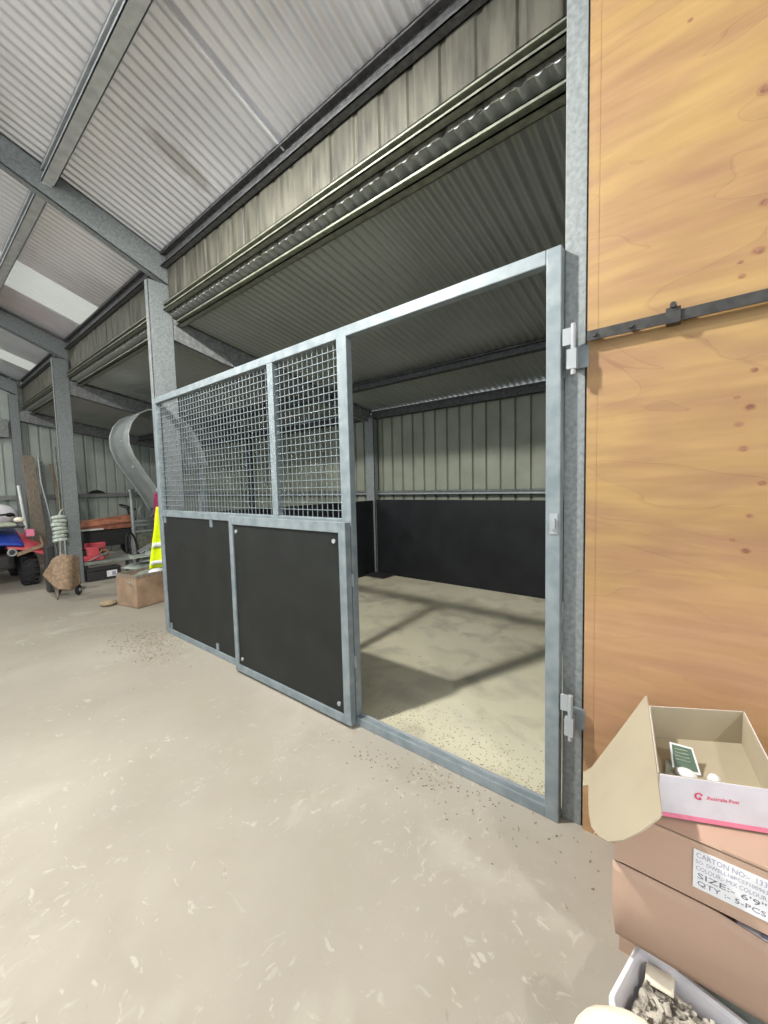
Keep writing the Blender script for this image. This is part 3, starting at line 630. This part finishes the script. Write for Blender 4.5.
# curved chute
t = thing('curved_chute', (.9,6.4,0), 'large curved grey metal chute looping above the mower beyond the stable front', 'chute')
path = [(1.02,1.08),(.92,1.28),(.80,1.50),(.68,1.70),(.58,1.88),(.53,2.05),(.53,2.20),(.58,2.35),(.68,2.48),(.80,2.55),(1.0,2.57),(1.2,2.52),(1.38,2.38),(1.50,2.18),(1.58,1.97),(1.65,1.75)]
pp=[V((x,0,z)) for x,z in path]
def chute(u, v):
    f_=u*(len(pp)-1); i=min(int(f_),len(pp)-2); p=pp[i].lerp(pp[i+1], f_-i); return V((p.x, 6.25+.75*v, p.z))
MB().grid(chute, 60, 3).build('chute_sheet', M['chute'], t, solid=.006)
e = MB()
for y in (6.25,7.0): e.tube([V((p.x,y,p.z)) for p in pp], .012, 6)
e.build('rolled_edge', M['galv'], t)
for (x,z) in ((.66,1.74),(.535,2.1)): MB().ball((x-.015,6.5,z),.016,8).build('bolt', M['bolt'], t)
MB().box(1.60,1.66,6.4,6.46,0,1.74).build('support_post', M['galv_new'], t); MB().box(1.0,1.06,6.4,6.46,0,1.1).build('support_post', M['galv_dark'], t)
# vest and magenta cloth hanging on column two
def drape(name, xs0, xs1, xe0, xe1, ztop, zbot, y, mat, label, cat, wav=.012, sd=0):
    def fn(u, v):
        a = xs0+(xe0-xs0)*u; b = xs1+(xe1-xs1)*u
        return V((a+(b-a)*v, y+wav*math.sin(9*v+sd)*(.3+u)+.01*noise.noise(V((u*4,v*4,sd))), ztop+(zbot-ztop)*u))
    return tag(MB().grid(fn, 18, 12).build(name, mat, solid=.006), label, cat)
vest = drape('safety_vest', .07,.34,-.03,.36,1.22,.60,4.30,M['hivis'],'fluorescent yellow safety vest hanging behind the stable front beside the crate','vest')
MB().grid(lambda u,v: V((.008-.004*u+.34*v, 4.285+.016*math.sin(9*v)*(.3+.7), .86-.05*u)), 2, 12).build('reflective_band', M['reflect'], vest, solid=.004)
MB().grid(lambda u,v: V((-.022+.38*v, 4.28+.018*math.sin(9*v), .68-.04*u)), 2, 12).build('reflective_band', M['reflect'], vest, solid=.004)
drape('magenta_cloth', .085,.22,.07,.24,1.36,.9,4.38,M['magenta'],'dark magenta cloth hanging above the yellow vest','cloth',.008,2)
tag(MB().tube([(.11,4.17,1.37),(.11,4.36,1.38),(.11,4.37,1.41)],.008,8).build('hook', M['galv_dark']), 'steel hook on the column carrying the magenta cloth', 'hook')

# hessian sack draped over a small trolley
t = thing('trolley', (-.2,6.6,0), 'small grey two wheeled trolley hidden under the hessian sack', 'trolley')
MB().tube([(-.10,6.62,.10),(-.13,6.65,.30),(-.17,6.72,.5),(-.14,6.85,.72)],.014,8).tube([(-.30,6.75,.10),(-.28,6.72,.30),(-.22,6.74,.5),(-.19,6.85,.72)],.014,8).build('handle_frame', M['galv_dark'], t)
MB().torus((-.10,6.55,.075),(.7,-.5,0),.05,.022,20,8).build('wheel', M['tyre'], t); MB().cyl((-.12,6.565,.075),(-.08,6.535,.075),.025,12).build('hub', M['galv'], t)
MB().torus((-.27,6.8,.075),(.7,-.5,0),.05,.022,20,8).build('wheel', M['tyre'], t)
def sackf(u, v):   # irregular hanging cloth, pointed corners
    top=[(-.36,.56),(-.28,.60),(-.18,.58),(-.10,.55)]; bot=[(-.47,.36),(-.36,.17),(-.22,.13),(-.08,.17)]
    k=v*3; i=min(int(k),2); f_=k-i
    tx=top[i][0]*(1-f_)+top[i+1][0]*f_; tz=top[i][1]*(1-f_)+top[i+1][1]*f_; bx_=bot[i][0]*(1-f_)+bot[i+1][0]*f_; bz=bot[i][1]*(1-f_)+bot[i+1][1]*f_
    return V((tx+(bx_-tx)*u, 6.42+.05*math.sin(7*v+1)*(.4+u)-.05*math.sin(PI*v), tz+(bz-tz)*u+.015*noise.noise(V((u*3,v*5,0)))))
tag(MB().grid(sackf, 20, 24).build('hessian_sack', M['sack'], solid=.012), 'brown hessian sack draped with pointed corners in front of the free column', 'sack')
tag(MB().grid(lambda u,v: V((-.42+.15*v+.06*u*(1-2*v), 6.46+.03*math.sin(6*v), .27-.262*u*(1-1.4*abs(v-.5)))), 8, 8).build('dark_rag', M['wood_old'], solid=.012), 'dark brown rag tip touching the floor under the hessian sack', 'rag')
# pale coil hanging on the column
t = thing('rope_coil', (-.2,7.0,.7), 'pale grey green coil of rope hung beside the free column', 'rope')
m = MB()
for k in range(7): m.torus((-.10+.008*math.sin(k*2), 7.25+.012*(k%3), 1.03-.055*k),(.1*math.sin(k),.25,1),.065-.005*(k%2),.027,18,8)
m.build('coil', M['rope'], t); MB().tube([(-.10,7.25,1.05),(-.06,7.32,1.12),(-.012,7.42,1.14)],.012,8).build('hanging_end', M['rope'], t)
tag(MB().box(-.32,-.22,7.05,7.2,0,.66).build('black_bin', M['black'], bevel=.02), 'narrow black bin standing behind the hessian sack under the rope coil', 'bin')

# quad bike
t = thing('quad_bike', (-.75,8.4,0), 'red and blue quad bike parked at the edge of the shed, front wheels forward', 'quad bike')
for (x,y) in ((-.36,8.0),(-1.12,8.0),(-.34,9.15),(-1.14,9.15)):
    w_ = MB().torus((x,y,.25),(1,0,0),.15,.105,28,12)
    for k in range(16):
        a=2*PI*k/16
        for s in (-.05,.05): w_.box(x+s-.03,x+s+.03,y+math.cos(a+s*3)*.245-.02,y+math.cos(a+s*3)*.245+.02,.25+math.sin(a+s*3)*.235-.012,.25+math.sin(a+s*3)*.235+.012)
    w_.build('wheel', M['tyre'], t); MB().cyl((x-.06,y,.25),(x+.06,y,.25),.08,14).build('hub', M['galv_dark'], t)
MB().box(-.98,-.50,7.95,9.2,.28,.52).build('chassis', M['black'], t, bevel=.03)
def fender(sx, y0, y1, zt):
    return MB().grid(lambda u,v: V((-.74+sx*(.12+.44*v), y0+(y1-y0)*u, zt-.16*v*v-.16*abs(2*u-1)**2.5)), 14, 8)
fender(1,7.62,8.42,.76).build('front_fender', M['red'], t, solid=.02); fender(-1,7.62,8.42,.76).build('front_fender', M['red'], t, solid=.02)
fender(1,8.75,9.55,.82).build('rear_fender', M['red'], t, solid=.02); fender(-1,8.75,9.55,.82).build('rear_fender', M['red'], t, solid=.02)
MB().bar((-.54,7.60,.52),(-.24,7.60,.62),.012,.05).bar((-.24,7.62,.62),(-.20,8.0,.72),.02,.04).build('fender_trim', M['sack'], t)
MB().grid(lambda u,v: V((-1.0+.55*v, 7.6+.75*u, .74+.10*u+.04*math.sin(PI*v)-.10*(1-u)**3)), 12, 10).build('bonnet', M['blue'], t, solid=.03)
MB().box(-.95,-.52,8.35,8.7,.55,.86).build('tank_cover', M['blue'], t, bevel=.05)
MB().box(-.92,-.56,8.6,9.35,.78,.90).build('saddle', M['seatgreen'], t, bevel=.05)
rk = MB()
for k in range(5): rk.tube([(-1.05+.15*k,7.62,.90),(-1.05+.15*k,8.2,.93)],.012,8)
for y in (7.62,8.2): rk.tube([(-1.08,y,.915),(-.42,y,.915)],.014,8)
rk.build('front_rack', M['black'], t)
MB().box(-.98,-.50,7.66,8.15,.93,.965).build('rack_pad', M['seatgreen'], t, bevel=.01)
MB().tube([(-.38,8.62,1.04),(-.5,8.48,1.07),(-.74,8.42,1.05),(-.98,8.48,1.07),(-1.1,8.62,1.04)],.016,8).build('handlebar', M['black'], t)
for x in (-.44,-1.04): MB().ball((x,8.56,1.06),.035,10,(1.6,1,1)).build('hand_grip', M['tyre'], t)
for x in (-.58,-.92): 
    MB().cyl((x,7.60,.56),(x,7.66,.56),.055,18).build('headlight', M['black'], t); MB().torus((x,7.60,.56),(0,1,0),.045,.012,20,8).build('headlight_ring', M['galv'], t)
tag(MB().ball((-.42,8.0,1.0),.05,12,(1.3,1,.8)).build('work_glove', M['cream']), 'small cream glove lying on the quad bike rack', 'glove')
tag(MB().box(-.38,-.28,7.85,8.0,.745,.85).build('pink_carton', M['pink'], bevel=.01), 'small pink packet wedged beside the quad bike rack', 'packet')

# leaning planks and pipes in the corner
def leaning(name, x0, x1, xb0, ztop, ybot, ytop, mat, label, cat, th=.03, rnd_=False, w=None):
    m = MB()
    w = x1-x0
    n = 8; pts=[(xb0,0),(xb0+w,0)]
    if rnd_: pts += [(x0+w/2+w/2*math.cos(a), ztop-w*.35+w*.35*math.sin(a)) for a in [PI*k/n for k in range(n+1)]]
    else: pts += [(x1,ztop),(x0,ztop)]
    m.prism([V((x, ybot+(ytop-ybot)*z/ztop, z)) for x,z in pts], (0,th,0)); return tag(m.build(name, mat, bevel=.004), label, cat, 'boards and pipes leaning in the far corner')
leaning('timber_plank', .07,.27,.10, 2.16, 10.1,10.58, M['wood_old'], 'wide brown plank with rounded top leaning in the far corner', 'plank', .03, True)
leaning('timber_batten', .50,.57,.64, 2.0, 10.2,10.64, M['wood_old'], 'narrow grey brown batten leaning behind the free column', 'batten', .03)
leaning('dark_board', .33,.42,.36, 2.05, 10.45,10.68, M['galv_dark'], 'dark narrow board leaning beside the wide brown plank', 'board', .02)
tag(MB().tube([(.30,10.4,2.12),(.31,10.38,1.6),(.38,10.3,1.0),(.44,10.2,.02)],.018,8).build('bent_pipe', M['galv']), 'bent galvanised pipe leaning beside the wide brown plank', 'pipe')
tag(MB().cyl((-.02,10.5,1.55),(.03,10.1,.01),.026,10).build('white_pipe', M['reflect']), 'short white plastic pipe leaning by the corner column', 'pipe')
tag(MB().cyl((.62,10.6,2.35),(.52,10.1,.02),.013,8).build('thin_rod', M['rail']), 'thin rusty rod leaning between the planks and the free column', 'rod')
tag(MB().ball((-.45,9.9,1.02),.22,16,(1.4,.7,.9)).build('plastic_sack', M['plastic_white']), 'shiny white plastic sack behind the quad bike', 'sack')
tag(MB().box(-.7,-.1,9.75,10.25,0,.84).build('grey_cabinet', M['galv_dark'], bevel=.01), 'grey steel cabinet behind the quad bike under the plastic sack', 'cabinet')
tag(MB().box(-.32,-.06,YE-.14,YE-.04,2.5,2.85).build('meter_box', M['galv_dark'], bevel=.01), 'dark grey box fixed on the end wall left of the corner column', 'box')

# ------------------------------------------------------------ debris (uncountable)
def debris(name, label, n, fn, mat, sd, L=(.01,.04)):
    rnd = random.Random(sd); m = MB()
    for k in range(n):
        x, y = fn(rnd); a = rnd.uniform(0, PI*2); l = rnd.uniform(*L); w = rnd.uniform(.001,.003)
        d_ = V((math.cos(a),math.sin(a),0)); m.bar(V((x,y,.003))-d_*l/2, V((x,y,.004))+d_*l/2, w, .003)
    return tag(m.build(name, mat), label, 'straw', kind='stuff')
debris('straw_litter','loose dark straw along the doorway threshold inside the stall', 500, lambda r:(.08+abs(r.gauss(0,.16)), r.uniform(.49,1.5)), M['straw'], 1, (.004,.012))
debris('straw_litter','loose brown straw on the concrete by the far foot of the stable front', 420, lambda r:(-.18+r.gauss(0,.16), 3.95+r.gauss(0,.30)), M['straw'], 2, (.005,.02))
debris('straw_litter','scattered straw bits on the concrete before the doorway', 180, lambda r:(-.12+r.gauss(0,.08), .9+r.gauss(0,.35)), M['straw'], 4, (.004,.011))

# ------------------------------------------------------------ lamps and daylight
def lamp(x, y, z, label, power):
    t = thing('hanging_lamp', (x,y,z), label, 'lamp', 'hanging lamps of the main shed')
    MB().cyl((x,y,z+.12),(x,y,zmain(x)-.01),.008,8).build('cord', M['black'], t)
    MB().cyl((x,y,z+.05),(x,y,z+.13),.035,14,.02).build('lamp_holder', M['plastic_white'], t)
    rf = MB().tube([(x,y,z+.07),(x,y,z+.03),(x,y,z-.11)],[.05,.17,.26],24,cap=False); rf.build('lamp_shade', M['shade'], t)
    l = bpy.data.lights.new('lamp_light','POINT'); l.energy = power; l.shadow_soft_size = .075; l.color = (1,.97,.90)
    lo = bpy.data.objects.new('lamp_light', l); COL.objects.link(lo); lo.location = (0,0,-.06); lo.parent = t
    m, nt, b = new_mat('bulb_glass'); b.inputs['Emission Color'].default_value=(1,.97,.9,1); b.inputs['Emission Strength'].default_value=4
    g = MB().ball((x,y,z-.0),.035,12); g.build('bulb', m, t)
lamp(-1.52, 2.15, 3.80, 'white shaded lamp hanging from the main roof before the stable front', 680)
lamp(-3.2, -3.2, 4.45, 'white shaded lamp hanging from the main roof before the plywood wall', 330)
lamp(-2.8, 8.2, 4.3, 'added unseen lamp under the main roof, brightening the end wall', 250)  # unseen lamp, added to brighten the far bays and end wall

wd = bpy.data.worlds.new('World'); SC.world = wd; wd.use_nodes = True
bg = wd.node_tree.nodes['Background']; bg.inputs[0].default_value = (.93,.97,1,1); bg.inputs[1].default_value = 1.4

# ------------------------------------------------------------ camera
f_, yaw, pitch, roll = 395.4902, .6782, .0685, -.0249
F = V((math.cos(yaw)*math.cos(pitch), math.sin(yaw)*math.cos(pitch), -math.sin(pitch)))
R = V((math.sin(yaw), -math.cos(yaw), 0)); U = R.cross(F)
R2 = R*math.cos(roll)+U*math.sin(roll); U2 = -R*math.sin(roll)+U*math.cos(roll)
cam = bpy.data.cameras.new('camera'); co = bpy.data.objects.new('camera', cam); COL.objects.link(co)
cam.sensor_fit = 'VERTICAL'; cam.sensor_height = 24; cam.lens = f_/1024*24; cam.clip_start = .02
mw = Matrix.Identity(4)
for i in range(3): mw[i][0]=R2[i]; mw[i][1]=U2[i]; mw[i][2]=-F[i]; mw[i][3]=CAM[i]
co.matrix_world = mw; SC.camera = co
SC.view_settings.view_transform = 'Standard'; SC.view_settings.look = 'None'; SC.view_settings.gamma = 1
SC.view_settings.exposure = 0.0; SC.view_settings.use_curve_mapping = False
for o in bpy.data.objects:
    if '_org' in o: del o['_org']
